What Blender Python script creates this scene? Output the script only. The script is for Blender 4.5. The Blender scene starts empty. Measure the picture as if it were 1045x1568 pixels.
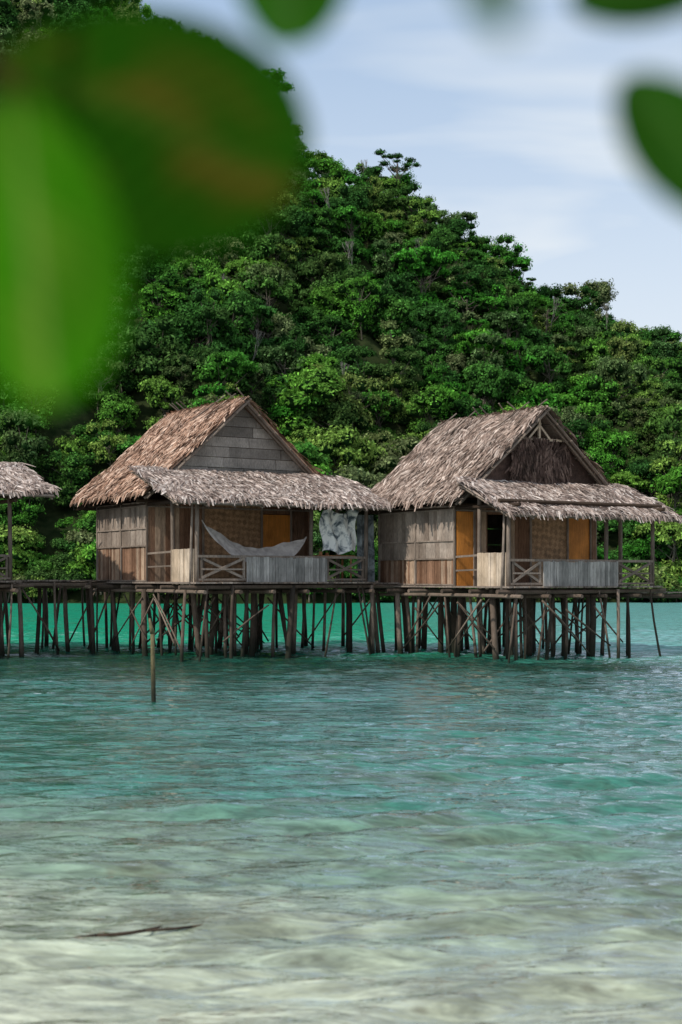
import bpy, math, random
import numpy as np
from mathutils import Vector, Matrix
random.seed(7); rng=np.random.default_rng(7)
sc=bpy.context.scene
V=Vector
# ------------------------------------------------------------ helpers
def link(o,parent=None):
    sc.collection.objects.link(o)
    if parent: o.parent=parent
    return o
class MB:
    def __init__(s): s.v=[];s.f=[]
    def add(s,vs,fs):
        b=len(s.v); s.v+= [tuple(p) for p in vs]; s.f+=[tuple(b+i for i in f) for f in fs]
    def box(s,a,b):
        x0,y0,z0=a;x1,y1,z1=b
        s.add([(x0,y0,z0),(x1,y0,z0),(x1,y1,z0),(x0,y1,z0),(x0,y0,z1),(x1,y0,z1),(x1,y1,z1),(x0,y1,z1)],
          [(0,3,2,1),(4,5,6,7),(0,1,5,4),(1,2,6,5),(2,3,7,6),(3,0,4,7)])
    def beam(s,p1,p2,w,h,up=None):
        p1=V(p1);p2=V(p2);d=(p2-p1).normalized()
        u=V(up) if up else (V((0,0,1)) if abs(d.z)<.9 else V((0,1,0)))
        a=d.cross(u).normalized(); b=a.cross(d).normalized()
        q=[]
        for p in (p1,p2):
            q+=[p-a*w/2-b*h/2,p+a*w/2-b*h/2,p+a*w/2+b*h/2,p-a*w/2+b*h/2]
        s.add(q,[(0,1,2,3),(7,6,5,4),(0,4,5,1),(1,5,6,2),(2,6,7,3),(3,7,4,0)])
    def pole(s,p1,p2,r1,r2,n=8,bend=0.0,seg=3):
        p1=V(p1);p2=V(p2);d=(p2-p1).normalized()
        u=V((0,0,1)) if abs(d.z)<.9 else V((0,1,0))
        a=d.cross(u).normalized(); b=a.cross(d).normalized()
        off=a*random.uniform(-bend,bend)+b*random.uniform(-bend,bend)
        q=[];fs=[]
        for k in range(seg+1):
            t=k/seg; c=p1.lerp(p2,t)+off*math.sin(math.pi*t); r=r1+(r2-r1)*t
            r*=random.uniform(.93,1.07)
            for i in range(n):
                an=2*math.pi*i/n
                q.append(c+a*math.cos(an)*r+b*math.sin(an)*r)
        for k in range(seg):
            for i in range(n):
                j=(i+1)%n; fs.append((k*n+i,k*n+j,(k+1)*n+j,(k+1)*n+i))
        fs.append(tuple(range(n-1,-1,-1))); fs.append(tuple(seg*n+i for i in range(n)))
        s.add(q,fs)
    def boards(s,p1,p2,z0,z1,w=.12,th=.025,ragt=0.0,ragb=0.0,gap=.008):
        p1=V((p1[0],p1[1],0));p2=V((p2[0],p2[1],0));L=(p2-p1).length;d=(p2-p1)/L
        nn=V((-d.y,d.x,0)); t=0
        while t<L-.01:
            ww=min(w*random.uniform(.7,1.3),L-t)
            o=nn*random.uniform(-.008,.008)
            a=p1+d*(t+gap/2)+o; b=p1+d*(t+ww-gap/2)+o
            zt=z1+random.uniform(-ragt,ragt); zb=z0+random.uniform(-ragb,ragb)
            m1=(a+b)/2
            s.beam(V((m1.x,m1.y,zb)),V((m1.x,m1.y,zt)),0.001+abs((b-a).length),th,up=nn)
            t+=ww
    def hboards(s,p1,p2,z0,z1,h=.2,th=.02):
        p1=V((p1[0],p1[1],0));p2=V((p2[0],p2[1],0)); z=z0
        d=(p2-p1).normalized(); nn=V((-d.y,d.x,0))
        while z<z1-.01:
            hh=min(h*random.uniform(.85,1.15),z1-z)
            o=nn*random.uniform(-.01,.01)
            s.beam(p1+o+V((0,0,z+hh/2)),p2+o+V((0,0,z+hh/2+random.uniform(-.01,.01))),th,hh-.008)
            z+=hh
    def obj(s,name,mat,parent=None,smooth=False):
        m=bpy.data.meshes.new(name); m.from_pydata(s.v,[],s.f); m.materials.append(mat)
        if smooth: m.polygons.foreach_set('use_smooth',[True]*len(m.polygons))
        m.update(); return link(bpy.data.objects.new(name,m),parent)
def np_mesh(name,verts,quads,mat):
    m=bpy.data.meshes.new(name); n=len(verts); q=len(quads); k=quads.shape[1]
    m.vertices.add(n); m.vertices.foreach_set('co',verts.astype(np.float32).ravel())
    m.loops.add(q*k); m.loops.foreach_set('vertex_index',quads.astype(np.int32).ravel())
    m.polygons.add(q); m.polygons.foreach_set('loop_start',np.arange(0,q*k,k,dtype=np.int32))
    try: m.polygons.foreach_set('loop_total',np.full(q,k,dtype=np.int32))
    except Exception: pass
    if mat: m.materials.append(mat)
    m.update(calc_edges=True); m.validate(); return m
# ------------------------------------------------------------ materials
def newmat(name):
    m=bpy.data.materials.new(name); m.use_nodes=True; nt=m.node_tree; nt.nodes.clear()
    out=nt.nodes.new('ShaderNodeOutputMaterial'); return m,nt,out
def N(nt,t,**k):
    n=nt.nodes.new(t)
    for a,b in k.items(): setattr(n,a,b)
    return n
def ramp(nt,inp,stops):
    r=N(nt,'ShaderNodeValToRGB'); e=r.color_ramp.elements
    while len(e)<len(stops): e.new(.5)
    for i,(p,c) in enumerate(stops):
        e[i].position=p; e[i].color=(c[0],c[1],c[2],1) if hasattr(c,'__len__') else (c,c,c,1)
    nt.links.new(inp,r.inputs[0]); return r.outputs[0]
def mix(nt,f,a,b,mode='MIX'):
    n=N(nt,'ShaderNodeMix',data_type='RGBA',blend_type=mode)
    for s,i in ((f,0),(a,6),(b,7)):
        if hasattr(s,'is_linked') or hasattr(s,'links'): nt.links.new(s,n.inputs[i])
        elif i==0: n.inputs[0].default_value=s
        else: n.inputs[i].default_value=(s[0],s[1],s[2],1)
    return n.outputs[2]
def noise(nt,vec,scale,detail=4,rough=.6,dist=0):
    n=N(nt,'ShaderNodeTexNoise'); n.inputs['Scale'].default_value=scale; n.inputs['Detail'].default_value=detail
    n.inputs['Roughness'].default_value=rough; n.inputs['Distortion'].default_value=dist
    if vec is not None: nt.links.new(vec,n.inputs['Vector'])
    return n.outputs['Fac']
def mapping(nt,src,scale=(1,1,1),rot=(0,0,0)):
    m=N(nt,'ShaderNodeMapping'); m.inputs['Scale'].default_value=scale; m.inputs['Rotation'].default_value=rot
    nt.links.new(src,m.inputs['Vector']); return m.outputs[0]
def math_(nt,op,a,b=None,c=None,clamp=False):
    n=N(nt,'ShaderNodeMath',operation=op); n.use_clamp=clamp
    for i,s in enumerate((a,b,c)):
        if s is None: continue
        if isinstance(s,(int,float)): n.inputs[i].default_value=s
        else: nt.links.new(s,n.inputs[i])
    return n.outputs[0]
def wood(name,stops,streak=(6,6,1),rough=.85,wet=False,dark=.45,bump=.4):
    m,nt,out=newmat(name)
    geo=N(nt,'ShaderNodeNewGeometry'); tc=N(nt,'ShaderNodeTexCoord')
    col=ramp(nt,geo.outputs['Random Per Island'],stops)
    st=noise(nt,mapping(nt,tc.outputs['Object'],streak),6,6,.7)
    f=ramp(nt,st,[(.3,dark),(.7,1.25)])
    col=mix(nt,1.0,col,f,'MULTIPLY')
    bl=noise(nt,tc.outputs['Object'],1.6,4,.6)
    f2=ramp(nt,bl,[(.35,.7),(.65,1.15)])
    col=mix(nt,1.0,col,f2,'MULTIPLY')
    if wet:
        sp=N(nt,'ShaderNodeSeparateXYZ'); nt.links.new(geo.outputs['Position'],sp.inputs[0])
        z=math_(nt,'ADD',sp.outputs[2],math_(nt,'MULTIPLY',math_(nt,'SUBTRACT',bl,.5),.8))
        w=ramp(nt,z,[(.12,1),(.62,0)])
        col=mix(nt,w,col,(.018,.02,.013))
    b=N(nt,'ShaderNodeBsdfPrincipled'); b.inputs['Roughness'].default_value=rough; b.inputs['Specular IOR Level'].default_value=.2
    nt.links.new(col,b.inputs['Base Color'])
    bp=N(nt,'ShaderNodeBump'); bp.inputs['Strength'].default_value=bump; bp.inputs['Distance'].default_value=.02
    nt.links.new(st,bp.inputs['Height']); nt.links.new(bp.outputs[0],b.inputs['Normal'])
    nt.links.new(b.outputs[0],out.inputs[0]); return m
M_th1=wood('thatch_warm',[(0,(.14,.07,.045)),(.35,(.34,.20,.135)),(.75,(.50,.325,.235)),(1,(.70,.52,.41))],(2,2,2),dark=.55)
M_th2=wood('thatch_grey',[(0,(.12,.08,.06)),(.4,(.28,.20,.16)),(.75,(.42,.32,.265)),(1,(.62,.51,.44))],(2,2,2),dark=.55)
M_thp=wood('thatch_pale',[(0,(.13,.09,.075)),(.4,(.31,.235,.20)),(.75,(.47,.38,.33)),(1,(.68,.59,.53))],(2,2,2),dark=.55)
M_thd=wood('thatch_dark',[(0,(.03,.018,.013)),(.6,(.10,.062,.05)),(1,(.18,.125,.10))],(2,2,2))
M_grey=wood('weathered_panel',[(0,(.22,.17,.135)),(1,(.40,.33,.275))],(9,9,1.2),dark=.45)
M_gable=wood('gable_panel',[(0,(.17,.15,.13)),(1,(.36,.32,.28))],(9,9,2),dark=.5)
M_brown=wood('brown_board',[(0,(.16,.08,.045)),(.6,(.31,.18,.115)),(1,(.48,.35,.25))],(12,12,.8),dark=.35)
M_pale=wood('pale_board',[(0,(.42,.32,.225)),(1,(.60,.49,.38))],(10,10,.8),dark=.55)
M_rail=wood('grey_board',[(0,(.22,.21,.195)),(1,(.45,.42,.39))],(10,10,.8),dark=.5)
M_post=wood('post_wood',[(0,(.15,.115,.09)),(1,(.31,.25,.205))],(8,8,.8),dark=.5)
M_ply=wood('plywood_door',[(0,(.50,.17,.03)),(1,(.62,.25,.05))],(5,5,.5),dark=.75,rough=.6)
M_dark=wood('dark_wood',[(0,(.04,.026,.018)),(1,(.09,.06,.04))],(8,8,1))
M_stilt=wood('stilt_wood',[(0,(.05,.04,.03)),(.6,(.13,.095,.072)),(1,(.27,.21,.165))],(8,8,1),wet=True,dark=.4)
M_deck=wood('deck_wood',[(0,(.14,.11,.09)),(1,(.34,.28,.235))],(4,4,4))
def weave():
    m,nt,out=newmat('woven_bamboo'); tc=N(nt,'ShaderNodeTexCoord')
    ch=N(nt,'ShaderNodeTexChecker'); ch.inputs['Scale'].default_value=9
    ch.inputs[1].default_value=(.40,.24,.13,1); ch.inputs[2].default_value=(.29,.17,.09,1)
    nt.links.new(mapping(nt,tc.outputs['Object'],(1,1,1),(0,0.7,0)),ch.inputs[0])
    n=noise(nt,tc.outputs['Object'],7,4)
    col=mix(nt,1,ch.outputs[0],ramp(nt,n,[(.3,.5),(.7,1.3)]),'MULTIPLY')
    b=N(nt,'ShaderNodeBsdfPrincipled'); b.inputs['Roughness'].default_value=.8
    nt.links.new(col,b.inputs['Base Color']); nt.links.new(b.outputs[0],out.inputs[0]); return m
M_weave=weave()
def cloth(name,stops,scale):
    m,nt,out=newmat(name); tc=N(nt,'ShaderNodeTexCoord')
    col=ramp(nt,noise(nt,tc.outputs['Object'],scale,5,.6,.5),stops)
    b=N(nt,'ShaderNodeBsdfPrincipled'); b.inputs['Roughness'].default_value=.7
    nt.links.new(col,b.inputs['Base Color']); nt.links.new(b.outputs[0],out.inputs[0]); return m
M_ham=cloth('hammock_cloth',[(.35,(.32,.28,.26)),(.65,(.52,.47,.43))],6)
M_sheet=cloth('sheet_cloth',[(.38,(.05,.075,.09)),(.45,(.40,.43,.44)),(.53,(.84,.84,.80))],3.9)
M_net=cloth('net_cloth',[(.42,(.04,.05,.055)),(.6,(.24,.27,.28))],3.5)
def foliage(name,cols,bright=1.0):
    m,nt,out=newmat(name)
    oi=N(nt,'ShaderNodeObjectInfo'); geo=N(nt,'ShaderNodeNewGeometry')
    col=ramp(nt,oi.outputs['Random'],cols)
    big=noise(nt,geo.outputs['Position'],.05,3,.6)
    col=mix(nt,ramp(nt,big,[(.5,0),(.68,.38)]),col,(.12,.13,.045))
    cl=noise(nt,geo.outputs['Position'],.7,3,.6)
    col=mix(nt,1,col,ramp(nt,cl,[(.3,.42),(.7,1.5)]),'MULTIPLY')
    col=mix(nt,1,col,ramp(nt,geo.outputs['Random Per Island'],[(0,.5*bright),(.8,1.25*bright),(1,2.0*bright)]),'MULTIPLY')
    d=N(nt,'ShaderNodeBsdfDiffuse'); t=N(nt,'ShaderNodeBsdfTranslucent'); mx=N(nt,'ShaderNodeMixShader'); mx.inputs[0].default_value=.28
    nt.links.new(col,d.inputs[0]); nt.links.new(col,t.inputs[0])
    nt.links.new(d.outputs[0],mx.inputs[1]); nt.links.new(t.outputs[0],mx.inputs[2]); nt.links.new(mx.outputs[0],out.inputs[0]); return m
M_fol=foliage('forest_leaves',[(0,(.025,.075,.018)),(.2,(.04,.12,.026)),(.4,(.055,.16,.028)),(.55,(.045,.19,.022)),(.7,(.11,.27,.035)),(.82,(.17,.26,.055)),(.9,(.13,.16,.07)),(1,(.06,.13,.04))],1.15)
M_bark=wood('forest_bark',[(0,(.08,.07,.05)),(1,(.16,.14,.11))],(2,2,.5))
M_core,nt,out=newmat('crown_shade_core'); d=N(nt,'ShaderNodeBsdfDiffuse'); d.inputs[0].default_value=(.010,.027,.008,1); nt.links.new(d.outputs[0],out.inputs[0])  # dark fill inside crowns: shade between the leaves put in as colour
# ------------------------------------------------------------ camera
FPX=2177.; HZ=885.; CX=522.5; CH=2.0
cam=bpy.data.cameras.new('camera'); co=link(bpy.data.objects.new('camera',cam)); sc.camera=co
co.location=(0,0,CH); co.rotation_euler=(math.radians(90),0,0)
cam.sensor_fit='HORIZONTAL'; cam.sensor_width=24; cam.lens=50; cam.shift_y=(HZ-784)/1045.
cam.clip_start=.05; cam.clip_end=6000
cam.dof.use_dof=True; cam.dof.focus_distance=36; cam.dof.aperture_fstop=2.6
# ------------------------------------------------------------ light
w=bpy.data.worlds.new('World'); sc.world=w; w.use_nodes=True; nt=w.node_tree; nt.nodes.clear()
SD=V((-.62,-.56,.80)).normalized()   # toward sun
el=math.asin(SD.z); az=math.atan2(SD.x,SD.y)
sky=N(nt,'ShaderNodeTexSky',sky_type='NISHITA'); sky.sun_disc=False; sky.sun_elevation=el; sky.sun_rotation=az
sky.air_density=1.0; sky.dust_density=.5; sky.ozone_density=1.5
tc=N(nt,'ShaderNodeTexCoord'); sp=N(nt,'ShaderNodeSeparateXYZ'); nt.links.new(tc.outputs['Generated'],sp.inputs[0])
zz=math_(nt,'ADD',math_(nt,'MAXIMUM',sp.outputs[2],0.0),.25)
cb=N(nt,'ShaderNodeCombineXYZ'); nt.links.new(math_(nt,'DIVIDE',sp.outputs[0],zz),cb.inputs[0]); nt.links.new(math_(nt,'DIVIDE',sp.outputs[1],zz),cb.inputs[1])
n1=noise(nt,mapping(nt,cb.outputs[0],(.7,2.1,1),(0,0,.3)),1.6,4,.48,.3)
cf=ramp(nt,n1,[(.32,0),(.66,.95)])
hz=ramp(nt,sp.outputs[2],[(0,.92),(.15,.8),(.27,.45),(.42,.1)])
cf2=math_(nt,'MAXIMUM',cf,hz)
base=mix(nt,.55,sky.outputs[0],(3.0,4.6,6.9))
colr=mix(nt,cf2,base,(6.3,6.75,7.15))
bg=N(nt,'ShaderNodeBackground'); bg.inputs[1].default_value=.13; nt.links.new(colr,bg.inputs[0])
wo=N(nt,'ShaderNodeOutputWorld'); nt.links.new(bg.outputs[0],wo.inputs[0])
sun=bpy.data.lights.new('sun','SUN'); sun.energy=3.8; sun.angle=math.radians(.8); sun.color=(1,.94,.84)
so=link(bpy.data.objects.new('sun',sun)); so.rotation_euler=(-SD).to_track_quat('-Z','Y').to_euler(); so.location=(-20,-20,40)
sc.view_settings.view_transform='Standard'; sc.view_settings.look='None'; sc.view_settings.exposure=0
# ------------------------------------------------------------ water
def build_water():
    ys=[-3.0]
    while ys[-1]<4000:
        y=ys[-1]
        d=.026+.0020*max(y,0) if y<50 else .13+(y-50)*.03
        ys.append(y+d)
    ys=np.array(ys); s=np.linspace(-1,1,480)
    wd=3.2+.29*np.maximum(ys,0)+np.maximum(ys-50,0)*.9
    X=wd[:,None]*s[None,:]; Y=np.repeat(ys[:,None],len(s),1)
    Z=np.zeros_like(X)
    for i in range(60):
        if i<24:
            lam=rng.uniform(.42,.95); th=math.radians(99+rng.normal()*9); k=2*math.pi/lam; a=.062/k
        else:
            lam=math.exp(rng.uniform(math.log(.18),math.log(.6))); th=math.radians(96+rng.normal()*22); k=2*math.pi/lam; a=.034/k
        ph=k*(X*math.cos(th)+Y*math.sin(th))+rng.uniform(0,6.28)+.9*np.sin(X*.31+i)+.9*np.sin(Y*.23+i*1.7)
        Z+=a*(np.sin(ph)+.22*np.sin(2*ph+1.2))
    Z*=(.6+.6*(.5+.5*np.sin(X*.35+1.2*np.sin(Y*.21))))
    Z*=np.clip((90-Y)/45,0,1)*np.clip(.72+Y/50,0,1)
    nr,nc=X.shape; idx=np.arange(nr*nc).reshape(nr,nc)
    q=np.stack([idx[:-1,:-1],idx[:-1,1:],idx[1:,1:],idx[1:,:-1]],-1).reshape(-1,4)
    m,nt,out=newmat('sea_water')
    geo=N(nt,'ShaderNodeNewGeometry'); sp=N(nt,'ShaderNodeSeparateXYZ'); nt.links.new(geo.outputs['Position'],sp.inputs[0])
    P=geo.outputs['Position']
    big=noise(nt,mapping(nt,P,(.5,1,1)),.5,4,.65)
    yy=math_(nt,'ADD',sp.outputs[1],math_(nt,'MULTIPLY',math_(nt,'SUBTRACT',big,.5),6))
    yy=math_(nt,'ADD',yy,math_(nt,'MULTIPLY',sp.outputs[0],.35))
    t=math_(nt,'DIVIDE',yy,60.)
    body=ramp(nt,t,[(.08,(.50,.51,.39)),(.115,(.36,.39,.29)),(.155,(.16,.23,.165)),(.22,(.035,.155,.115)),(.36,(.012,.115,.082)),(.48,(.010,.075,.054)),(.57,(.010,.05,.036)),(.63,(.008,.16,.095)),(.70,(.008,.27,.155)),(.95,(.010,.24,.14))])  # water colour by distance; dark band before stilts paints in hut and hill reflection
    rt=ramp(nt,math_(nt,'DIVIDE',math_(nt,'SUBTRACT',sp.outputs[0],1.),16.,clamp=True),[(0,0),(.5,.9)])
    far=math_(nt,'MULTIPLY',rt,ramp(nt,t,[(.55,0),(.7,1)]))
    body=mix(nt,far,body,(.12,.29,.28))
    pt=noise(nt,mapping(nt,P,(.7,1.6,1),(0,0,.2)),.9,5,.65,.6)
    near=ramp(nt,t,[(.10,.35),(.15,.9),(.3,.55),(.45,.5),(.6,.2),(.8,.35)])
    body=mix(nt,math_(nt,'MULTIPLY',ramp(nt,pt,[(.46,0),(.64,.8)]),near),body,(.07,.072,.04))
    # pebbles and coral rubble seen through the shallows
    vo=N(nt,'ShaderNodeTexVoronoi'); vo.inputs['Scale'].default_value=5; nt.links.new(mapping(nt,P,(1,1.6,1)),vo.inputs['Vector'])
    peb=ramp(nt,vo.outputs['Distance'],[(.10,1),(.28,0)])
    pm=math_(nt,'MULTIPLY',math_(nt,'MULTIPLY',peb,ramp(nt,pt,[(.42,0),(.55,.8)])),ramp(nt,t,[(.13,.7),(.2,0)]))
    body=mix(nt,pm,body,(.10,.09,.055))
    sandw=noise(nt,mapping(nt,P,(.8,3.2,1),(0,0,.12)),3.6,5,.62,.9)
    body=mix(nt,1,body,ramp(nt,sandw,[(.34,.55),(.5,.95),(.68,1.45)]),'MULTIPLY')
    bp=N(nt,'ShaderNodeBump'); bp.inputs['Strength'].default_value=.65; bp.inputs['Distance'].default_value=.06
    nt.links.new(noise(nt,mapping(nt,P,(.6,1.7,1),(0,0,.12)),4.5,4,.6),bp.inputs['Height'])
    d=N(nt,'ShaderNodeBsdfDiffuse'); nt.links.new(body,d.inputs[0]); nt.links.new(bp.outputs[0],d.inputs['Normal'])
    g=N(nt,'ShaderNodeBsdfGlossy'); g.inputs['Roughness'].default_value=.04; g.inputs[0].default_value=(.95,.98,1,1)
    fr=N(nt,'ShaderNodeFresnel'); fr.inputs[0].default_value=1.36
    nt.links.new(bp.outputs[0],g.inputs['Normal']); nt.links.new(bp.outputs[0],fr.inputs['Normal'])
    lim=ramp(nt,math_(nt,'DIVIDE',sp.outputs[1],60.),[(0,.9),(.5,.76),(.60,.5),(.66,.2),(1,.2)])
    f=math_(nt,'MINIMUM',math_(nt,'MULTIPLY',fr.outputs[0],1.6),lim)
    mx=N(nt,'ShaderNodeMixShader'); nt.links.new(f,mx.inputs[0]); nt.links.new(d.outputs[0],mx.inputs[1]); nt.links.new(g.outputs[0],mx.inputs[2])
    nt.links.new(mx.outputs[0],out.inputs[0])
    me=np_mesh('water',np.stack([X,Y,Z],-1).reshape(-1,3),q,m)
    me.polygons.foreach_set('use_smooth',[True]*len(me.polygons))
    link(bpy.data.objects.new('water',me))
build_water()
m_sand,nt,out=newmat('sand'); tc=N(nt,'ShaderNodeTexCoord')
col=ramp(nt,noise(nt,tc.outputs['Object'],3,6),[(.3,(.36,.31,.22)),(.7,(.5,.45,.34))])
b=N(nt,'ShaderNodeBsdfPrincipled'); b.inputs['Roughness'].default_value=.9; nt.links.new(col,b.inputs['Base Color']); nt.links.new(b.outputs[0],out.inputs[0])
gx,gy=np.meshgrid(np.linspace(-60,60,61),np.linspace(-40,60,51))
gz=np.clip((3.2-gy)*.09,-1.2,1.2)+.03*np.sin(gx*.7)*np.sin(gy*.9)
idx=np.arange(gx.size).reshape(gx.shape)
q=np.stack([idx[:-1,:-1],idx[:-1,1:],idx[1:,1:],idx[1:,:-1]],-1).reshape(-1,4)
link(bpy.data.objects.new('sand_beach',np_mesh('sand_beach',np.stack([gx,gy,gz],-1).reshape(-1,3),q,m_sand)))
# ------------------------------------------------------------ hill
HX=np.array([-320,-160,-100,-60,-45,-32,-28,-10.5,-5.5,1.5,7.6,11,19,27,33,38,45.6,70,110,160,320.])
HH=np.array([0,66,94,93,91,78,75,62.5,54.5,52.5,50.5,46,41.5,35.5,35.5,29.5,27,18,8,-3,-5.])
def hn(x,y):
    return (np.sin(x*.21+1.3*np.sin(y*.13))*np.cos(y*.17+.5)+.5*np.sin(x*.47+y*.33+2)+.4*np.cos(y*.55-x*.2))
def hill_h(x,y):
    Hr=np.interp(x,HX,HH); ys=116+3*np.sin(x*.09)+2*np.sin(x*.23)+np.clip((x-30)*.12,-2,8)
    t=(y-ys)/(190-ys)
    up=np.where(t<0,t*8,np.clip(t,0,1)**.95*Hr)
    h=np.where(y<190,up,Hr*np.clip(1-(y-190)/220,0,1))
    amp=np.clip(t*3,0,1)*np.clip(Hr/20,0,1)
    return h+hn(x,y)*2.2*amp*np.where(abs(y-190)<12,.4,1)
gx,gy=np.meshgrid(np.linspace(-320,320,257),np.concatenate([np.linspace(100,250,120),np.linspace(255,420,20)]))
gz=hill_h(gx,gy)
idx=np.arange(gx.size).reshape(gx.shape)
q=np.stack([idx[:-1,:-1],idx[:-1,1:],idx[1:,1:],idx[1:,:-1]],-1).reshape(-1,4)
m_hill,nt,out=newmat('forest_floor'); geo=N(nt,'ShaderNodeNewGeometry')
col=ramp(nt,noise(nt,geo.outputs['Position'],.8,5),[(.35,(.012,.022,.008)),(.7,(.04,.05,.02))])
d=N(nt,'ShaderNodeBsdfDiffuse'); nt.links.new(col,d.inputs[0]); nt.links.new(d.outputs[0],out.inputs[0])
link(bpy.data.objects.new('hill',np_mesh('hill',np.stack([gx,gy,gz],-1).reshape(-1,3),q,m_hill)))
# ------------------------------------------------------------ forest prototypes
proto=bpy.data.collections.new('forest_trees')
def tree_proto(name,lobes,trunk_h,leafs,lsize,tr=.11,flat=.8):
    R=np.array([l[1] for l in lobes]); Cn=np.array([l[0] for l in lobes])
    p=R**2/np.sum(R**2); li=rng.choice(len(lobes),leafs,p=p)
    d=rng.normal(size=(leafs,3)); d/=np.linalg.norm(d,axis=1)[:,None]; d[:,2]=np.where(d[:,2]<-.3,-d[:,2],d[:,2])
    rr=R[li]*rng.uniform(.65,1.22,leafs)*(1+.25*np.sin(d[:,0]*7+li)*np.cos(d[:,1]*6))
    c=Cn[li]+d*rr[:,None]*np.array([1,1,flat])
    nrm=d+rng.normal(size=(leafs,3))*.55+np.array([0,0,.25]); nrm/=np.linalg.norm(nrm,axis=1)[:,None]
    a=np.cross(nrm,rng.normal(size=(leafs,3))); a/=np.linalg.norm(a,axis=1)[:,None]; b=np.cross(nrm,a)
    s=lsize*rng.uniform(.55,1.4,leafs)[:,None]
    verts=np.stack([c-a*s,c-b*s*.5,c+a*s,c+b*s*.5],1).reshape(-1,3)
    quads=np.arange(leafs*4).reshape(-1,4)
    cv=[];cq=[];off=len(verts)
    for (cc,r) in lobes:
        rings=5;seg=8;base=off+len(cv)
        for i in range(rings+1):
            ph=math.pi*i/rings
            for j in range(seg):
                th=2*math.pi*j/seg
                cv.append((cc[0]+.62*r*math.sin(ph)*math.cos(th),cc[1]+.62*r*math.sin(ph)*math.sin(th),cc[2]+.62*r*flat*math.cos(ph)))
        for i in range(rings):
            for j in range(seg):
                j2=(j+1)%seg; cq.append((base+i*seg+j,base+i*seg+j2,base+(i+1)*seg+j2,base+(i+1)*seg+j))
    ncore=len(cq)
    mb=MB()
    top=V((0,0,trunk_h))
    mb.pole((0,0,-1.5),top,tr,tr*.6,6,.15,3)
    for (cc,r) in lobes: mb.pole(top*random.uniform(.6,.95),V(cc),tr*.4,tr*.15,5,.1,2)
    off2=off+len(cv); tv=mb.v; tq=[tuple(off2+i for i in f) for f in mb.f if len(f)==4]
    allv=np.concatenate([verts,np.array(cv),np.array(tv)]); allq=np.concatenate([quads,np.array(cq),np.array(tq)])
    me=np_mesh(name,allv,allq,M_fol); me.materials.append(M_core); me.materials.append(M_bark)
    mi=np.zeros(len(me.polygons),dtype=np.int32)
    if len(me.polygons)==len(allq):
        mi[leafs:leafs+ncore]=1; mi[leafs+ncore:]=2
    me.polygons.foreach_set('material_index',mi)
    o=bpy.data.objects.new(name,me); proto.objects.link(o); return o
def blob(n,rad,h,rmin,rmax,zf=.8):
    L=[]
    for i in range(n):
        a=random.uniform(0,6.28); r=rad*math.sqrt(random.random())
        L.append(((r*math.cos(a),r*math.sin(a),h+zf*rad*random.uniform(-.8,1)*(1-.5*r/rad)),random.uniform(rmin,rmax)))
    return L
def skirt(n,rad): return [((rad*math.cos(i*2.4)*random.uniform(.3,1),rad*math.sin(i*2.4)*random.uniform(.3,1),random.uniform(.8,2.8)),random.uniform(.7,1.1)) for i in range(n)]
tree_proto('a_round_tree',blob(12,1.9,4.2,.55,1.1)+skirt(5,1.4),4,3700,.14)
tree_proto('b_round_tree',blob(15,2.2,4.1,.5,1.0)+skirt(5,1.5),4,3900,.14)
tree_proto('c_tall_tree',blob(13,1.3,5.6,.5,.9,1.9)+skirt(5,1.2),5.6,3500,.13)
tree_proto('d_spread_tree',blob(14,2.7,4.9,.5,1.0,.45)+skirt(6,1.7),4.8,4000,.15,flat=.65)
tree_proto('e_fine_tree',blob(18,1.9,4.0,.4,.8,1.0)+skirt(5,1.3),4,4000,.115)
tree_proto('f_bush',blob(8,1.7,1.3,.6,1.0,.7),1,2000,.14)
L=[]
for i in range(12):
    a=i*.7; r=random.uniform(.3,2.6); L.append(((r*math.cos(a),r*math.sin(a),8.3+random.uniform(-1.5,1.0)),random.uniform(.45,.85)))
tree_proto('g_emergent_tree',L+skirt(4,1.3),7.5,2500,.14,.15,.55)
def dead():
    mb=MB()
    def br(p,d,l,r,dep):
        q=p+d*l; mb.pole(p,q,r,r*.6,5,.08*l,2)
        if dep==0: return
        for i in range(3):
            nd=(d+V((random.uniform(-.5,.5),random.uniform(-.5,.5),random.uniform(0,.5)))).normalized()
            br(q,nd,l*.6,r*.6,dep-1)
    br(V((0,0,-1)),V((0.05,0,1)),4.2,.08,3)
    me=bpy.data.meshes.new('h_dead_tree'); me.from_pydata(mb.v,[],mb.f)
    dm=wood('dead_bark',[(0,(.17,.16,.14)),(1,(.28,.27,.24))]); me.materials.append(dm)
    proto.objects.link(bpy.data.objects.new('h_dead_tree',me))
dead()
pts=[];scl=[];rot=[];ids=[]
def addp(x,y,z,s,i,sz=None):
    pts.append((x,y,z)); scl.append((s,s,(sz or s))); rot.append((random.gauss(0,.06),random.gauss(0,.06),random.uniform(0,6.28))); ids.append(i)
sp_=2.9
xx=-110.; row=0
while xx<112:
    yy=113.+(row%2)*1.3; row+=1
    while yy<208:
        x=xx+random.uniform(-1.4,1.4); y=yy+random.uniform(-1.4,1.4)
        if abs(x)<.27*y+12:
            z=float(hill_h(np.array(x),np.array(y)))
            if z>.15 and not (y>196 and random.random()<.5):
                r=random.random(); i=0 if r<.2 else 1 if r<.4 else 2 if r<.56 else 3 if r<.72 else 4 if r<.93 else 5
                s=random.uniform(.65,1.2)
                if random.random()<.08: s*=1.25
                if z<3: s*=.85
                addp(x,y,z-1.1,s,i,s*random.uniform(.85,1.25))
                if z<5:
                    for q_ in range(2): addp(x+random.uniform(-1.5,1.5),y-1.2+random.uniform(-1,.5),max(z-1.2,-.5)+.3*q_,random.uniform(.7,1.2),5)
        yy+=sp_*.95
    xx+=sp_
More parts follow.
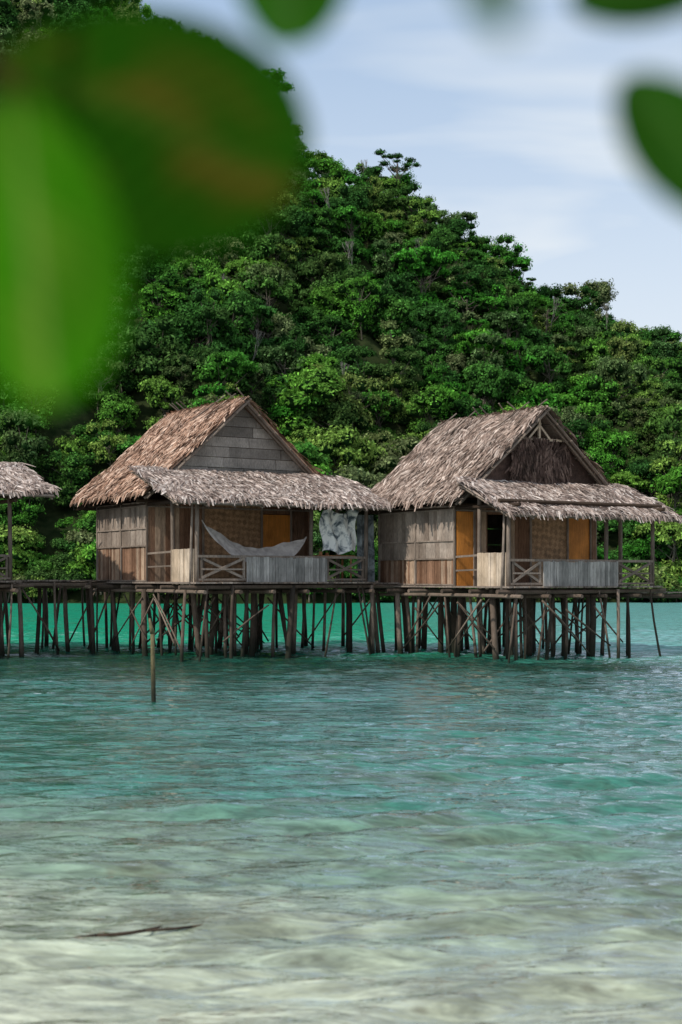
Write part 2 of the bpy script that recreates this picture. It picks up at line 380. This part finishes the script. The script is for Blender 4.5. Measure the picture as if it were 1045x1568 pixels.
for k in range(14):
    y=random.uniform(135,188); x=random.uniform(-.15*y,.22*y); addp(x,y,float(hill_h(np.array(x),np.array(y)))+.8,random.uniform(.6,.95),7)
for k in range(22):
    y=random.uniform(150,192); x=random.uniform(-.25*y,.25*y); addp(x,y,float(hill_h(np.array(x),np.array(y)))-1.6,random.uniform(.7,.95),6)
for (px,py_,i,s) in [(605,262,6,1.05),(770,372,2,1.25),(690,318,3,1.05),(900,440,1,1.35),(565,262,7,.9),(400,140,3,1.2),(430,170,0,1.1),(500,228,1,1.1),(730,340,4,1.1),(835,425,4,.9),(1010,520,3,1.0),(320,70,1,1.2),(180,15,1,1.2),(655,300,2,1.0),(800,380,6,.75),(960,500,7,.9),(930,450,2,.9)]:
    y=188.; x=(px-CX)/FPX*y; addp(x,y,float(hill_h(np.array(x),np.array(y)))-.3,s,i)
me=bpy.data.meshes.new('forest'); me.from_pydata(pts,[],[])
for nm,ty,dat in (('scl','FLOAT_VECTOR',scl),('rot','FLOAT_VECTOR',rot)):
    a=me.attributes.new(nm,ty,'POINT'); a.data.foreach_set('vector',np.array(dat,dtype=np.float32).ravel())
a=me.attributes.new('tid','INT','POINT'); a.data.foreach_set('value',np.array(ids,dtype=np.int32))
fo=link(bpy.data.objects.new('forest',me))
ng=bpy.data.node_groups.new('forest_scatter','GeometryNodeTree')
ng.interface.new_socket('Geometry',in_out='INPUT',socket_type='NodeSocketGeometry'); ng.interface.new_socket('Geometry',in_out='OUTPUT',socket_type='NodeSocketGeometry')
gi=ng.nodes.new('NodeGroupInput'); go=ng.nodes.new('NodeGroupOutput'); iop=ng.nodes.new('GeometryNodeInstanceOnPoints')
ci=ng.nodes.new('GeometryNodeCollectionInfo'); ci.inputs['Collection'].default_value=proto
ci.inputs['Separate Children'].default_value=True; ci.inputs['Reset Children'].default_value=True
def na(nm,ty):
    n=ng.nodes.new('GeometryNodeInputNamedAttribute'); n.data_type=ty; n.inputs['Name'].default_value=nm; return n.outputs['Attribute']
ng.links.new(gi.outputs[0],iop.inputs['Points']); ng.links.new(ci.outputs[0],iop.inputs['Instance']); iop.inputs['Pick Instance'].default_value=True
ng.links.new(na('tid','INT'),iop.inputs['Instance Index']); ng.links.new(na('scl','FLOAT_VECTOR'),iop.inputs['Scale'])
e2r=ng.nodes.new('FunctionNodeEulerToRotation'); ng.links.new(na('rot','FLOAT_VECTOR'),e2r.inputs[0]); ng.links.new(e2r.outputs[0],iop.inputs['Rotation'])
ng.links.new(iop.outputs[0],go.inputs[0])
md=fo.modifiers.new('scatter','NODES'); md.node_group=ng
# ------------------------------------------------------------ thatch
def thatch(name,A,U,D,mat,parent,row=.15,dens=34,eave=.10,base=True,wid=.018,lift=.03):
    A=V(A);U=V(U);D=V(D);Lu=U.length;Ld=D.length;u=U/Lu;d=D/Ld;n=u.cross(d).normalized()
    if n.z<0:n=-n
    mb=MB(); rows=int(Ld/row)
    ph=random.uniform(0,6)
    def sag(a,b): return .035+.035*math.sin(a*1.3+ph)*math.sin(b*1.1+ph)+.02*math.sin(a*4+b*3)
    for r in range(rows+1):
        drift=random.gauss(0,.15)
        for k in range(int(Lu*dens)):
            a=random.uniform(-.06,Lu+.06); t0=r*row+random.uniform(-.05,.05)-.05
            ln=random.uniform(.22,.48)
            if r>=rows-1: ln=min(random.uniform(.12,.24+eave),Ld-t0+random.uniform(.0,.18))
            ang=random.gauss(drift+.28*math.sin(a*2.1+r*.7+ph),.20); 
            if random.random()<.06: ang+=random.uniform(-1.,1.)
            dd=(d*math.cos(ang)+u*math.sin(ang))
            ss=dd.cross(n).normalized()*wid*random.uniform(.5,1.8)
            h0=.04+random.uniform(0,.02); h1=lift*random.uniform(.6,2.1)+.015
            p0=A+u*a+d*t0+n*(h0+sag(a,t0)); 
            p1=p0+dd*ln*.6+n*(h1-h0)
            over=max(0,(t0+ln)-Ld)
            p2=p0+dd*ln+n*(h1*.8-h0)+V((0,0,-over*.7-random.uniform(0,.015)))
            tw=n*random.uniform(-.012,.012)
            mb.add([p0-ss,p0+ss,p1+ss+tw,p1-ss-tw,p2+ss*.7,p2-ss*.6],[(0,1,2,3),(3,2,4,5)])
    o=mb.obj(name,mat,parent)
    if base:
        b=MB()
        b.add([A,A+U,A+U+D,A+D,A+n*.035,A+U+n*.035,A+U+D+n*.035,A+D+n*.035],[(0,1,2,3),(4,5,6,7),(0,1,5,4),(1,2,6,5),(2,3,7,6),(3,0,4,7)])
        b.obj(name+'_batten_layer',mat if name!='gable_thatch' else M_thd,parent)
    return o
# ------------------------------------------------------------ huts
TH=math.radians(33)
def empty(name,loc,rz):
    e=bpy.data.objects.new(name,None); e.location=loc; e.rotation_euler=(0,0,rz); e.empty_display_size=.5; return link(e)
def hut(loc,deckz,W,L,yv,ridge,eavez,yg,yb,pl,pu,pxl,pxr,ypu,style):
    """local z=0 is deck top"""
    E=empty('thatched_hut',(loc[0],loc[1],deckz),TH)
    pr=E; xc=W/2
    wt=1.95 if style!=2 else 1.9
    mb=MB(); 
    x=-.15
    while x<W+.2:
        ww=random.uniform(.12,.17); mb.box((x,-.18+random.uniform(-.06,.04),-.04),(x+ww-.012,L+.15,0+random.uniform(-.006,.004))); x+=ww
    mb.obj('deck',M_deck,pr)
    mb=MB()
    for y in np.linspace(-.05,L,6): mb.pole((-.35-random.random()*.3,y,-.13),(W+.3+random.random()*.3,y,-.13+random.uniform(-.03,.03)),.055,.045,7,.03)
    for x in np.linspace(.0,W,6): mb.pole((x,-.3-random.random()*.25,-.24),(x,L+.3,-.24),.05,.045,7,.02)
    mb.obj('floor_beams',M_stilt,pr)
    mb=MB(); ft=-deckz-.6
    for iy,y in enumerate(np.linspace(0,L,7)):
        for ix,x in enumerate(np.linspace(0,W,8)):
            if random.random()<.15: continue
            xx=x+random.uniform(-.25,.25); yy=y+random.uniform(-.22,.22); r=random.choice([.03,.04,.045,.055,.08])
            lean=.11 if random.random()<.85 else .22
            mb.pole((xx+random.gauss(0,lean),yy+random.gauss(0,.10),ft),(xx,yy,-.08),r*1.05,r*.85,8,.05)
    for k in range(7):
        x=random.uniform(0,W);y=random.choice([0,0,L*.4,L]);s=random.choice([-1,1])
        mb.pole((x+s*random.uniform(.3,.6),y-.1,ft),(x,y-.08,-.1),.03,.026,6,.04)
    for k in range(12):
        x=random.uniform(-.1,W-1.2);y=random.choice([-.1,L*.2,L*.4,L*.7]);zz=[-deckz+random.uniform(.05,.5),-.25-random.random()*.4]
        if random.random()<.5: zz=zz[::-1]
        mb.pole((x,y-.06,zz[0]),(x+random.uniform(.9,1.7),y-.06,zz[1]),.024,.018,6,.03)
    for k in range(8):
        y=random.uniform(0,L-1.5);x=random.choice([-.1,W*.3]);zz=[-deckz+random.uniform(.1,.5),-.25-random.random()*.3]
        if random.random()<.5: zz=zz[::-1]
        mb.pole((x-.05,y,zz[0]),(x-.05,y+random.uniform(1.,1.8),zz[1]),.024,.018,6,.03)
    mb.obj('stilts',M_stilt,pr,True)
    sp=.92 if style!=2 else .68
    up=MB(); lo=MB()
    for xw in (0,W):
        lo.boards((xw,yv),(xw,L),0,sp,.09,.025,.0,.05)
        z_=sp
        for hgt in (.45,(wt+.12-sp-.45)):
            up.boards((xw+(-.012 if xw==0 else .012),yv-.02),(xw+(-.012 if xw==0 else .012),L+.02),z_,z_+hgt-.01,.16,.02,.005,.01,gap=.004); z_+=hgt
    lo.boards((0,L),(W,L),0,sp,.11); up.hboards((0,L),(W,L),sp,wt+.1,.42)
    lo.obj('lower_wall',M_brown,pr); up.obj('upper_wall',M_grey,pr)
    bt=MB()
    for z in (.03,sp,sp+.45,wt):
        bt.beam((-.035,yv,z),(-.035,L,z+random.uniform(-.01,.01)),.03,.035)
    for y in (yv,(yv+L)/2,L): bt.beam((-.03,y,0),(-.03,y,wt+.1),.04,.05)
    bt.obj('wall_battens',M_post,pr)
    wv=MB(); dr=MB(); bd=MB()
    def pan(mbx,x0,x1,z0=0,z1=wt+.1,off=0): mbx.box((x0,yv-off-.02,z0),(x1,yv-off+.02,z1))
    if style==2:
        pan(dr,.03,.55,.0,1.85,.01); bd.boards((.57,yv),(1.0,yv),0,wt+.1,.1)
        bd.boards((1.7,yv),(2.4,yv),0,wt+.1,.1); pan(wv,2.4,3.65); pan(dr,3.68,4.45,0,1.85,.01); bd.boards((4.46,yv),(W,yv),0,wt+.1,.1)
        pan(bd,1.0,1.7,1.8,wt+.1)
    else:
        bd.boards((0,yv),(1.55,yv),0,wt+.1,.12); pan(wv,1.6,3.3); pan(dr,3.36,4.22,0,1.8,.01); bd.boards((4.26,yv),(W,yv),0,wt+.1,.1)
        pan(bd,3.3,4.26,1.82,wt+.1)
    wv.obj('woven_panel',M_weave,pr); dr.obj('door',M_ply,pr); bd.obj('veranda_wall',M_brown,pr)
    fb=MB()
    for x in ([.56,1.7,2.4,3.66,4.46] if style==2 else [1.57,3.33,4.24]): fb.beam((x,yv-.045,0),(x,yv-.045,wt+.05),.05,.04)
    fb.beam((0,yv-.045,wt-.02),(W,yv-.045,wt-.02),.05,.04); fb.obj('door_frames',M_post,pr)
    cb=MB()
    for y in (0.0,yv,(yv+L)/2,L): cb.pole((-.3,y,wt+.12),(W+.3,y,wt+.12),.05,.05,7)
    for x in (0,W): cb.pole((x,-.4,wt+.02),(x,L+.2,wt+.04),.05,.05,7)
    cb.obj('tie_beams',M_dark,pr)
    ps=MB(); ptop=lambda y: pl-.06+(pu-pl)*(y+.5)/(ypu+.5)
    py=1.3 if style!=2 else 1.15
    for (x,y) in ((0,0),(0,py),(W,0),(W,py),(W*.66,0)):
        ps.pole((x,y,-.05),(x+random.uniform(-.03,.03),y,ptop(y)),.055,.05,8,.02)
    ps.pole((-.14,.1,-.1),(-.10,.05,ptop(0)),.035,.03,7,.02)
    ps.pole((-.4,-.02,ptop(0)-.02),(W+.4,-.02,ptop(0)-.02),.045,.04,7,.03)
    ps.obj('posts',M_post,pr,True)
    rh=.62; rl=MB()
    rl.beam((0,-.03,rh),(W,-.03,rh),.05,.06); rl.beam((0,-.03,.06),(W,-.03,.06),.04,.05)
    a,b_=(.27,.75) if style!=2 else (.21,.73)
    for (f0,f1) in ((.02,a-.01),(b_+.01,.98)):
        x0,x1=f0*W,f1*W
        rl.beam((x0,-.035,.1),(x1,-.035,rh-.04),.04,.06); rl.beam((x0,-.0,rh-.04),(x1,-.0,.1),.04,.06)
        rl.beam((x0,-.02,.05),(x0,-.02,rh+.02),.05,.05);rl.beam((x1,-.02,.05),(x1,-.02,rh+.02),.05,.05)
        rl.beam((x0,-.05,rh*.5),(x1,-.05,rh*.5),.02,.04)
    for (y0,y1) in ((py,yv),):
        rl.beam((0,y0,.75),(0,y1,.72),.04,.05); rl.beam((0,y0,.4),(0,y1,.38),.03,.04)
    rl.beam((W,0,.62),(W,yv,.62),.04,.05)
    rl.obj('railing',M_post,pr)
    rb=MB(); rb.boards((a*W,-.075),(b_*W,-.075),-.02,rh-.02,.085,.02,.02,.02); rb.obj('railing_boards',M_rail,pr)
    sb=MB(); sb.boards((-.06,.03),(-.06,py-.03),-.05,.8,.1,.02,.01,.02); sb.obj('side_panel',M_pale,pr)
    sl=(ridge-eavez)/(xc+.5)
    mt={1:M_th1,2:M_th2,3:M_th2}[style]
    ex=-.5; RL=yb-yg
    thatch('roof_left',(xc,yg,ridge),(0,RL,0),(ex-xc,0,eavez-ridge),mt,pr,dens=46)
    thatch('roof_right',(xc,yg,ridge),(0,RL,0),(xc-ex,0,eavez-ridge),mt,pr,dens=24)
    rc=MB()
    for k in range(int(RL*90)):
        y=random.uniform(yg-.08,yb+.05); s=random.choice([-1,1]); ln=random.uniform(.25,.55); ww=random.uniform(.010,.026); ya=random.gauss(0,.14)
        p0=V((xc-s*random.uniform(.0,.12),y,ridge+.09+random.uniform(0,.06))); p1=V((xc+s*ln*.75,y+ya,ridge+.12-ln*.75*sl+random.uniform(0,.05)))
        wv_=V((0,ww,0)); rc.add([p0-wv_,p0+wv_,p1+wv_*.6,p1-wv_*.6],[(0,1,2,3)])
    rc.obj('ridge_cap',mt,pr)
    rp=MB(); 
    for s in (-1,1):
        for yy in (yg-.04,yg+.10,yb+.03):
            rp.pole((xc-s*.12,yy,ridge+.06),(xc+s*(xc+.42),yy,eavez-.06),.035,.035,6,.02)
        for t in np.linspace(.12,.95,6):
            rp.pole((xc+s*(xc+.5)*t,yg-.1,ridge-(ridge-eavez)*t-.05),(xc+s*(xc+.5)*t,yb,ridge-(ridge-eavez)*t-.05),.025,.025,5)
    for k in range(8):
        y=random.uniform(yg,yb-.3); s=random.choice([-1,1]); rp.pole((xc-s*.25,y,ridge+.20+.12),(xc+s*.7,y+random.uniform(-.2,.4),ridge+.17-.7*sl+.04),.018,.014,5)
    rp.obj('rafters',M_post,pr)
    gy=yg+.28; g=MB()
    zb=pu-.35
    if style!=2:
        z=zb
        while z<ridge-.12:
            hh=.27; hw=(ridge-.06-(z+hh))/sl if z+hh<ridge-.1 else 0.0
            hw0=(ridge-.06-z)/sl
            x=-hw0
            while x<hw0-.02:
                x1=min(x+random.uniform(.9,1.6),hw0)
                def zt(xv): return min(z+hh-.012,ridge-.06-abs(xv)*sl)
                o=random.uniform(-.008,.008); xs=[x,x1-.012]
                xs2=sorted(set(xs+[q for q in (-hw,hw,0.0) if xs[0]<q<xs[-1]]))
                top=[(xc+q,gy+o,max(zt(q),z+.001)) for q in xs2]; bot=[(xc+q,gy+o-.012,z) for q in xs2]
                n=len(xs2); g.add(bot+top,[(i,i+1,n+i+1,n+i) for i in range(n-1)])
                x=x1
            z+=hh
        g.obj('gable_boards',M_gable,pr)
    else:
        hm=ridge-.75
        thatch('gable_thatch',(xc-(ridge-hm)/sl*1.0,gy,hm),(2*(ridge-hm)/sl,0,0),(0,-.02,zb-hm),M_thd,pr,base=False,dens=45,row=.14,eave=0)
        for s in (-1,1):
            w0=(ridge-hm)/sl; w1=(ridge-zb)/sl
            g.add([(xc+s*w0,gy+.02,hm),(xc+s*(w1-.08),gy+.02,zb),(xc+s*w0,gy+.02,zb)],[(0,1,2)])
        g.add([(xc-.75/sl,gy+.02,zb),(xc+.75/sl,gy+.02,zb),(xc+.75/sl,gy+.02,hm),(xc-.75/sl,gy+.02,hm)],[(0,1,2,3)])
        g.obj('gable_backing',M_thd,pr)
        tr=MB(); tr.beam((xc,gy-.05,hm-.05),(xc,gy-.05,ridge-.05),.06,.05); tr.beam((xc-.7/sl,gy-.06,hm+.03),(xc+.7/sl,gy-.06,hm+.03),.05,.06)
        tr.beam((xc-.35,gy-.055,hm+.05),(xc+.05,gy-.055,ridge-.3),.03,.05); tr.beam((xc+.35,gy-.055,hm+.05),(xc,gy-.055,ridge-.35),.03,.05)
        tr.obj('gable_truss',M_pale,pr)
    bk=MB(); hw1=(ridge-wt)/sl; bk.add([(xc-hw1+.15,yb-.35,wt),(xc+hw1-.15,yb-.35,wt),(xc,yb-.35,ridge-.1)],[(0,1,2)]); bk.obj('rear_gable',M_dark,pr)
    thatch('veranda_roof',(pxl,ypu,pu),(pxr-pxl,0,0),(0,-.5-ypu,pl-pu),M_thp,pr,dens=50,eave=.08)
    pp=MB()
    for x in np.linspace(pxl+.05,pxr-.05,9): pp.pole((x,ypu,pu-.06),(x,-.5,pl-.06),.028,.025,5)
    for t in (.05,.35,.65,.97): pp.pole((pxl-.05,ypu+(-.5-ypu)*t,pu+(pl-pu)*t-.03),(pxr+.05,ypu+(-.5-ypu)*t,pu+(pl-pu)*t-.03),.022,.02,5)
    pp.obj('veranda_rafters',M_post,pr)
    return E
d1=1.9
h1=hut((-3.44,34.0),d1,4.85,5.9,2.75,6.60-d1,4.05-d1,1.95,6.5,3.76-d1,4.68-d1,-.8,5.35,2.0,1)
d2=1.8
h2=hut((3.96,33.5),d2,4.7,5.35,2.06,6.24-d2,3.85-d2,1.4,5.7,3.45-d2,4.33-d2,-.4,5.2,1.5,2)
d3=1.93
h3=hut((-12.25,32.5),d3,4.85,5.9,2.75,6.9-d3,4.35-d3,1.95,6.5,4.02-d3,4.95-d3,-.8,5.8,2.0,3)
# ------------------------------------------------------------ hammock, cloths, table
Mx=Matrix.Translation((-3.44,34.0,d1))@Matrix.Rotation(TH,4,'Z')
def sheet(name,func,nu,nv,mat):
    mb=MB(); vs=[Mx@V(func(i/nu,j/nv)) for j in range(nv+1) for i in range(nu+1)]
    fs=[(j*(nu+1)+i,j*(nu+1)+i+1,(j+1)*(nu+1)+i+1,(j+1)*(nu+1)+i) for j in range(nv) for i in range(nu)]
    mb.add(vs,fs); return mb.obj(name,mat,None,True)
def ham(u,v):
    x=.35+3.0*u; s=1-(2*u-1)**2; z=1.5-.35*u-.80*s**.8
    wdt=.42*min(1,s*1.6)+.03
    return (x,.45+(v-.5)*.5*s+.02*math.sin(u*30+v*6),z+(v-.25)*wdt+.012*math.sin(u*47+v*9))
sheet('hammock',ham,40,8,M_ham)
sheet('hanging_cloth',lambda u,v:(3.75+1.05*u+.05*math.sin(v*7),.35+.07*math.sin(u*14+v*3),.76+1.05*v+.06*math.sin(u*9)),30,16,M_sheet)
sheet('netting',lambda u,v:(4.95+.5*u,.5+.05*math.sin(u*17+v*2),.0+1.75*v),16,12,M_net)
tb=MB()
def tbm(a,b,w_,h_): tb.beam(Mx@V(a),Mx@V(b),w_,h_)
tbm((3.55,.5,.66),(4.7,.5,.66),.5,.04)
for x in (3.65,4.6):
    for y in (.3,.7): tbm((x,y,0),(x,y,.64),.05,.05)
for (x,h) in ((3.8,.10),(4.0,.07),(4.35,.14)): tb.pole(Mx@V((x,.5,.68)),Mx@V((x,.5,.68+h)),.05,.04,10)
tb.obj('wooden_table',wood('table_wood',[(0,(.25,.10,.04)),(1,(.4,.2,.1))]))
# ------------------------------------------------------------ boardwalk
bw=empty('boardwalk',(0,0,0),0)
pl_=MB();bm=MB();st=MB()
def walk(a,b,z,wd,ft=-.6,step=1.0,posts=True):
    a=V((a[0],a[1],z));b=V((b[0],b[1],z));L=(b-a).length;d=(b-a)/L;n=V((-d.y,d.x,0));t=0
    while t<L:
        w_=random.uniform(.1,.16); c=a+d*(t+w_/2)
        pl_.beam(c-n*wd/2*random.uniform(.96,1.08)+V((0,0,random.uniform(-.006,.006))),c+n*wd/2*random.uniform(.96,1.08),w_-.012,.035); t+=w_
    for s in (-.42,.42): bm.pole(a+n*wd*s-V((0,0,.09)),b+n*wd*s-V((0,0,.09)),.055,.05,7,.03,6)
    if posts:
        t=.2
        while t<L:
            for s in (-.5,.5):
                c=a+d*(t+random.uniform(-.2,.2))+n*wd*s; r=random.uniform(.035,.07)
                st.pole(V((c.x+random.gauss(0,.14),c.y+random.gauss(0,.1),ft)),c-V((0,0,.02)),r,r*.85,8,.05)
            if random.random()<.8:
                c=a+d*t-n*wd*.55; e=c+d*random.uniform(.8,1.3)*random.choice([-1,1])
                st.pole((c.x,c.y,random.uniform(.1,.4)),(e.x,e.y,z-.12),.026,.022,6,.03)
            bm.pole(a+d*t-n*wd*.62-V((0,0,.16)),a+d*t+n*wd*.62-V((0,0,.16)),.05,.05,6)
            t+=step*random.uniform(.8,1.2)
walk((-17,40.6),(4.5,40.6),1.9,1.3)
walk((.3,37.4),(1.9,38.0),1.86,1.2)
walk((-8.6,36.2),(-6.2,38.9),1.93,.9)
walk((7.6,37.0),(20,37.6),1.62,.5,posts=False)
for x in (9.9,12,14.5,17,19.5): st.pole((x,37.2,-.6),(x,37.2,1.6),.06,.05,8,.04)
walk((-1.5,39.0),(-2.3,40.8),1.9,1.0,posts=False)
pl_.obj('planks',M_deck,bw);bm.obj('bearers',M_stilt,bw);st.obj('piles',M_stilt,bw,True)
# ------------------------------------------------------------ pole & driftwood
p=MB(); p.pole((-2.97,22.6,-.5),(-3.0,22.6,1.15),.04,.035,9,.03,5); p.pole((-3.0,22.6,1.12),(-3.045,22.58,1.36),.04,.015,8,.0,2)
M_mp=wood('mooring_pole_wood',[(0,(.13,.11,.055)),(1,(.19,.16,.085))],(6,6,2),wet=True)
p.obj('wooden_pole',M_mp,None,True)
p=MB(); pts_=[V((-1.62,7.75,.008)),V((-1.35,7.85,.022)),V((-1.1,7.98,.02)),V((-.85,8.1,.012)),V((-.66,8.25,-.0))]
for i in range(4): p.pole(pts_[i],pts_[i+1],.016-.003*i,.013-.003*i,7,.005)
p.pole(pts_[2],V((-1.0,8.2,.0)),.008,.004,6)
p.obj('driftwood_branch',M_dark,None,True)
# ------------------------------------------------------------ foreground leaf branch
def leafmat(name,base,vein,spot,spotamt,tl=.3):
    m,nt,out=newmat(name); sp=N(nt,'ShaderNodeSeparateXYZ'); uv=N(nt,'ShaderNodeUVMap'); nt.links.new(uv.outputs[0],sp.inputs[0])
    vv=math_(nt,'ABSOLUTE',math_(nt,'SUBTRACT',sp.outputs[1],.5))
    n=noise(nt,mapping(nt,uv.outputs[0],(1.6,2.4,1)),1.6,3,.5)
    col=mix(nt,math_(nt,'MULTIPLY',ramp(nt,n,[(.45,0),(.62,1)]),math_(nt,'MULTIPLY',ramp(nt,vv,[(.1,1),(.4,0)]),spotamt)),base,spot)
    rib=ramp(nt,vv,[(.0,1),(.045,0)]); col=mix(nt,rib,col,vein)
    sv=N(nt,'ShaderNodeTexWave'); sv.inputs['Scale'].default_value=3; nt.links.new(mapping(nt,uv.outputs[0],(1.6,1,1),(0,0,.6)),sv.inputs[0])
    col=mix(nt,1,col,ramp(nt,sv.outputs[0],[(0,.85),(1,1.15)]),'MULTIPLY')
    d=N(nt,'ShaderNodeBsdfDiffuse'); nt.links.new(col,d.inputs[0])
    t=N(nt,'ShaderNodeBsdfTranslucent'); nt.links.new(col,t.inputs[0]); mx=N(nt,'ShaderNodeMixShader'); mx.inputs[0].default_value=tl
    nt.links.new(d.outputs[0],mx.inputs[1]); nt.links.new(t.outputs[0],mx.inputs[2]); nt.links.new(mx.outputs[0],out.inputs[0]); return m
ML_d=leafmat('leaf_shaded',(.009,.045,.002),(.03,.06,.006),(.075,.05,.008),.7,.15)  # shaded leaf: its shade is put into the dark base colour
ML_b=leafmat('leaf_bright',(.035,.17,.004),(.17,.26,.05),(.12,.25,.02),.7)
ML_m=leafmat('leaf_mid',(.02,.085,.006),(.05,.12,.02),(.03,.09,.02),.5,.2)
fb=empty('leafy_branch',(-.2,.75,2.45),0)
def W3(px,py,Y): return V(((px-CX)/FPX*Y,Y,CH-(py-HZ)/FPX*Y))
Lf=[]
def leaf(base,tip,width,mat,tilt=0.25,curl=.12,parent=fb):
    d=(tip-base);L=d.length;d.normalize(); s=d.cross(V((0,1,0))).normalized(); n=s.cross(d).normalized()
    s=(s*math.cos(tilt)+n*math.sin(tilt)); n=s.cross(d).normalized()
    nu,nv=24,12; vs=[];uvs=[]
    for i in range(nu+1):
        t=i/nu; ww=width/2*(math.sin(math.pi*min(1,t**.85*.5+.5*t**1.4))**.55 if 0<t<1 else 0)
        for j in range(nv+1):
            q=j/nv*2-1
            vs.append(base+d*L*t+s*ww*q+n*(abs(q)*ww*.22-curl*L*t*t*.6+.02*width*math.sin(t*9+q*2)))
            uvs.append((t,j/nv))
    fs=[(i*(nv+1)+j,i*(nv+1)+j+1,(i+1)*(nv+1)+j+1,(i+1)*(nv+1)+j) for i in range(nu) for j in range(nv)]
    me=bpy.data.meshes.new('leaf'); me.from_pydata([tuple(v-V((-.2,.75,2.45))) for v in vs],[],fs); ul=me.uv_layers.new()
    for pl in me.polygons:
        for li in pl.loop_indices: ul.data[li].uv=uvs[me.loops[li].vertex_index]
    me.polygons.foreach_set('use_smooth',[True]*len(fs)); me.materials.append(mat); link(bpy.data.objects.new('leaf',me),parent); Lf.append(base)
k=.7/FPX
leaf(W3(-10,80,.70),W3(470,300,.66),385*k,ML_d,.05)
leaf(W3(20,140,.55),W3(80,630,.55),285*k*.77,ML_b,.1)
leaf(W3(455,-260,.72),W3(442,88,.70),185*k,ML_m,.05)
leaf(W3(1200,350,.64),W3(945,125,.64),150*k,ML_m,.1)
leaf(W3(1160,-60,.70),W3(860,15,.68),105*k,ML_m,.1)
leaf(W3(700,-190,.4),W3(775,65,.4),90*k*.6,ML_m)
O0=V((-.2,.75,2.45)); tw=MB()
main=[V((-1.7,.9,2.3)),V((-.9,.85,2.5)),V((-.3,.8,2.46)),V((.1,.78,2.44)),V((.5,.78,2.40))]
for i in range(4): tw.pole(main[i]-O0,main[i+1]-O0,.02-.004*i,.016-.004*i,8,.01)
for b_ in Lf:
    c=min((main[i].lerp(main[i+1],t) for i in range(4) for t in (.1,.5,.9)),key=lambda p:(p-b_).length+(.05 if p.z<b_.z else 0))
    if b_.x<-.1 and b_.z<2.3: mid=V((-.26,b_.y,max(b_.z+.05,2.3)))
    else: mid=(c+b_)/2+V((0,0,.02))
    tw.pole(c-O0,mid-O0,.004,.003,6); tw.pole(mid-O0,b_-O0,.003,.002,6)
tw.obj('twigs',M_dark,fb,True)
t=MB(); t.pole((-1.9,.9,-.3),(-1.7,.9,2.3),.12,.08,12,.08,6); t.pole((-1.7,.9,2.3),(-1.9,.6,4.2),.08,.04,10,.06,4); t.obj('tree_trunk',M_post,None,True)
